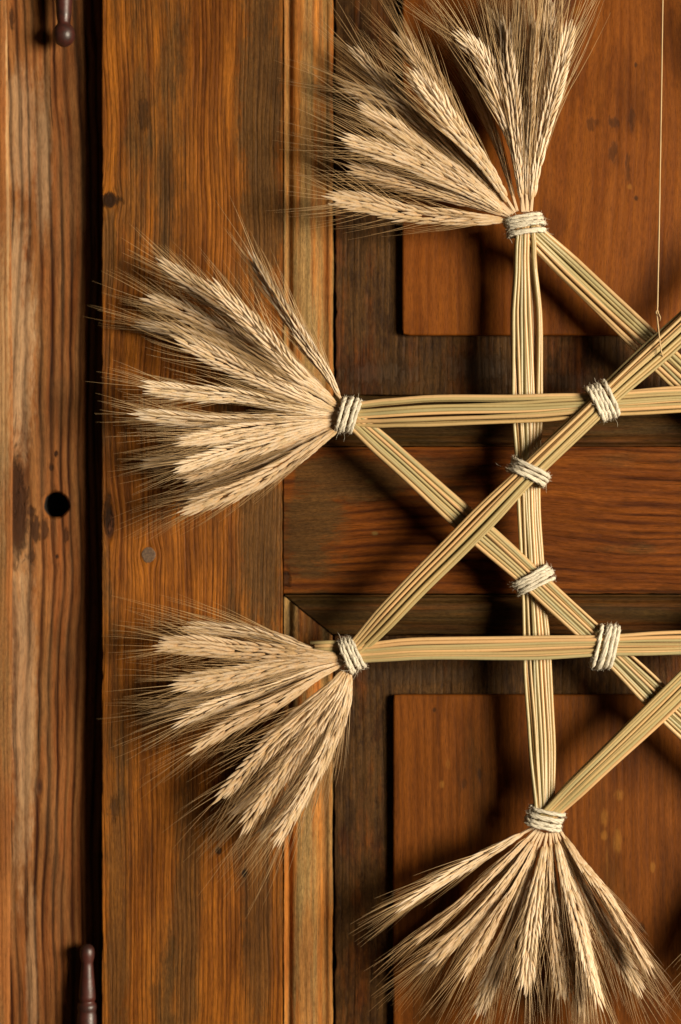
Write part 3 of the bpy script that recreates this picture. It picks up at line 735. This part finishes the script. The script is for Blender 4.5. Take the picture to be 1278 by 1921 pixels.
# trimmed straw ends that stick out behind the lower left tie
for k in range(4):
    rnd = random.Random(k); y0 = 1203 + k * 6
    mb = MB(); mb.tube([P(582 + 5 * k * (k % 2 + .6), y0 + 3, -.002 - .001 * (k % 2)), P(620, y0 + 2, -.001), P(700, y0 + 6, .001)], [4 * S] * 3, 9)
    mb.build('straw', M_straw, star, smooth=True)

# twine -----------------------------------------------------------
M_twine, nt, bs = new_mat('jute_twine')
at = nt.n.new('ShaderNodeVertexColor'); at.layer_name = 'tone'; sp = nt.n.new('ShaderNodeSeparateColor'); nt.link(at.outputs[0], sp.inputs[0])
geo = nt.n.new('ShaderNodeNewGeometry'); n = nt.noise(geo.outputs['Position'], 900, 3, .7)
# fibres running along the yarn: tone.r = along, tone.g = around
fn = nt.noise(nt.vec(nt.mul(sp.outputs[0], 26.0), nt.mul(sp.outputs[1], 26.0), nt.mul(sp.outputs[2], 9)), 1.0, 3, .6)
c = nt.mix(nt.step(fn, .35, .65), (0.82, 0.75, 0.60), (0.55, 0.48, 0.36)); c = nt.mix(nt.mul(nt.step(n, .5, .7), .5), c, (0.84, 0.78, 0.65))
nt.link(c, bs.inputs['Base Color']); bs.inputs['Roughness'].default_value = .75; bs.inputs['Specular IOR Level'].default_value = .25
bp = nt.n.new('ShaderNodeBump'); bp.inputs['Strength'].default_value = .9; bp.inputs['Distance'].default_value = .0006; nt.link(fn, bp.inputs['Height']); nt.link(bp.outputs[0], bs.inputs['Normal'])

def tie(c, u, length, width, wraps, yc, bthick, seed, label=None):
    rnd = random.Random(seed); u = Vector(u).normalized(); v = Vector((-u.y, u.x)); a = length * .94 / 2; b = bthick
    mb = MB(); fz = MB(); r = width / wraps * .57
    nseg = 72; strands = []
    # one continuous winding: wraps loops, drifting along v; two plies twisted round each other
    tot = wraps * nseg
    for ply in range(2):
        pts = []; cols = []
        for i in range(tot + 1):
            f = i / nseg; th = 2 * math.pi * f + math.pi / 2
            lapse = -width / 2 + width * (i + .5) / tot
            vv = lapse + 1.3 * math.sin(f * 2.7 + seed) + (2.0 * math.sin(f * 1.3 * math.pi + seed * 2)) * .8 + 2.5 * math.sin(th + seed) * .6
            ex = 2.6
            cc, ss = math.cos(th), math.sin(th)
            x = a * math.copysign(abs(cc) ** (2 / ex), cc); y = b * math.copysign(abs(ss) ** (2 / ex), ss)
            bulge = 1.0 + .05 * math.sin(f * 5.1 + seed)
            # outward offset for the twist
            tw = f * 2 * math.pi * 5.1 + ply * math.pi
            nrm = Vector((cc, ss)).normalized(); o = r * .26
            x2 = x * bulge + nrm.x * math.cos(tw) * o; y2 = y * bulge + nrm.y * math.cos(tw) * o; vv2 = vv + math.sin(tw) * o
            q = Vector(c) + u * x2 + v * vv2; pp = P(q.x, q.y, yc); pp.y += y2 * S
            pts.append(pp); cols.append((f * 1.0, ply * .5, rnd.random() * .2 + .1 * seed))
        strands.append(pts)
        b0 = len(mb.v); mb.tube(pts, [r * S * .80 * rnd.uniform(.9, 1.1) for _ in pts], 7, cols=cols)
        for k in range(b0, len(mb.v)): cc_ = mb.c[k]; mb.c[k] = (cc_[0], ((k - b0) % 7) / 7.0 + .5 * ply, cc_[2])
    o = mb.build('twine_tie', M_twine, star, smooth=True, attr=True, origin=P(c[0], c[1], yc))
    # loose fibres
    for k in range(520):
        p = rnd.choice(strands[k % 2]); cen = P(c[0], c[1], yc)
        if p.y > yc + .004: continue
        out = (p - cen).normalized(); d = (out * rnd.uniform(.1, 1.0) + Vector((rnd.uniform(-1, 1), rnd.uniform(-.5, .3), rnd.uniform(-1, 1)))).normalized()
        L = (rnd.uniform(3, 10) if k % 40 else rnd.uniform(10, 30)) * S; ps = [p]; dd = d.copy()
        for s_ in range(5):
            dd = (dd + Vector([rnd.uniform(-.35, .35) for _ in range(3)])).normalized(); ps.append(ps[-1] + dd * L / 5)
        fz.tube(ps, [.38 * S, .36 * S, .33 * S, .3 * S, .25 * S, .15 * S], 3, cap=False, cols=[(.2 * s_, .3, .4) for s_ in range(6)])
    z = fz.build('loose_fibres', M_twine, o, smooth=True, attr=True, origin=P(c[0], c[1], yc)); tag(z, kind='stuff')
    return o
for k, (nm, (c, u, ln, wd, wr)) in enumerate(TIES.items()): tie(c, u, ln, wd, wr, -.0005, 22, k + 1)
tie((1130, 753), (.44, .90), 72, 38, 5, -.0092, 22, 11)
tie((991, 887), (.90, .40), 78, 31, 5, -.0045, 36, 12)
tie((1000, 1088), (.86, -.50), 78, 31, 5, .0025, 24, 13)
tie((1136, 1213), (-.17, .98), 84, 36, 5, -.0032, 21, 14)

# hanging thread -----------------------------------------------------
M_thread, nt, bs = new_mat('linen_thread'); bs.inputs['Base Color'].default_value = (0.52, 0.36, 0.18, 1); bs.inputs['Roughness'].default_value = .7
mb = MB()
tp = catmull([P(1246, -260, -.010), P(1243.5, 0, -.012), P(1239, 300, -.015), P(1234, 560, -.019), P(1233, 590, -.0205), P(1235, 612, -.0215), P(1238, 640, -.0215), P(1241, 660, -.0205), P(1244, 668, -.015), P(1240, 655, -.008), P(1234, 615, -.006), P(1233, 588, -.012), P(1234, 575, -.018)], 140)
tr = random.Random(3)
mb.tube(tp, [(1.25 + tr.uniform(-.18, .22)) * S for _ in tp], 6)
kn = P(1233, 586, -.0215)      # the overhand knot where the loop closes, with a short tail
ring = [kn + Vector((math.cos(q * .9) * 2.3, math.sin(q * .55) * 1.6, math.sin(q * .9) * 2.6 + (q - 9) * .12)) * S for q in range(19)]
mb.tube(ring, [1.2 * S] * 19, 6)
mb.tube([kn, kn + Vector((3, -2, -3)) * S, kn + Vector((6, -2, -10)) * S, kn + Vector((5, -1, -16)) * S], [1.1 * S, 1.0 * S, .9 * S, .6 * S], 5)
o = mb.build('thread', M_thread, None, smooth=True, origin=tp[0]); tag(o, 'thin pale thread the straw star hangs from', 'thread')
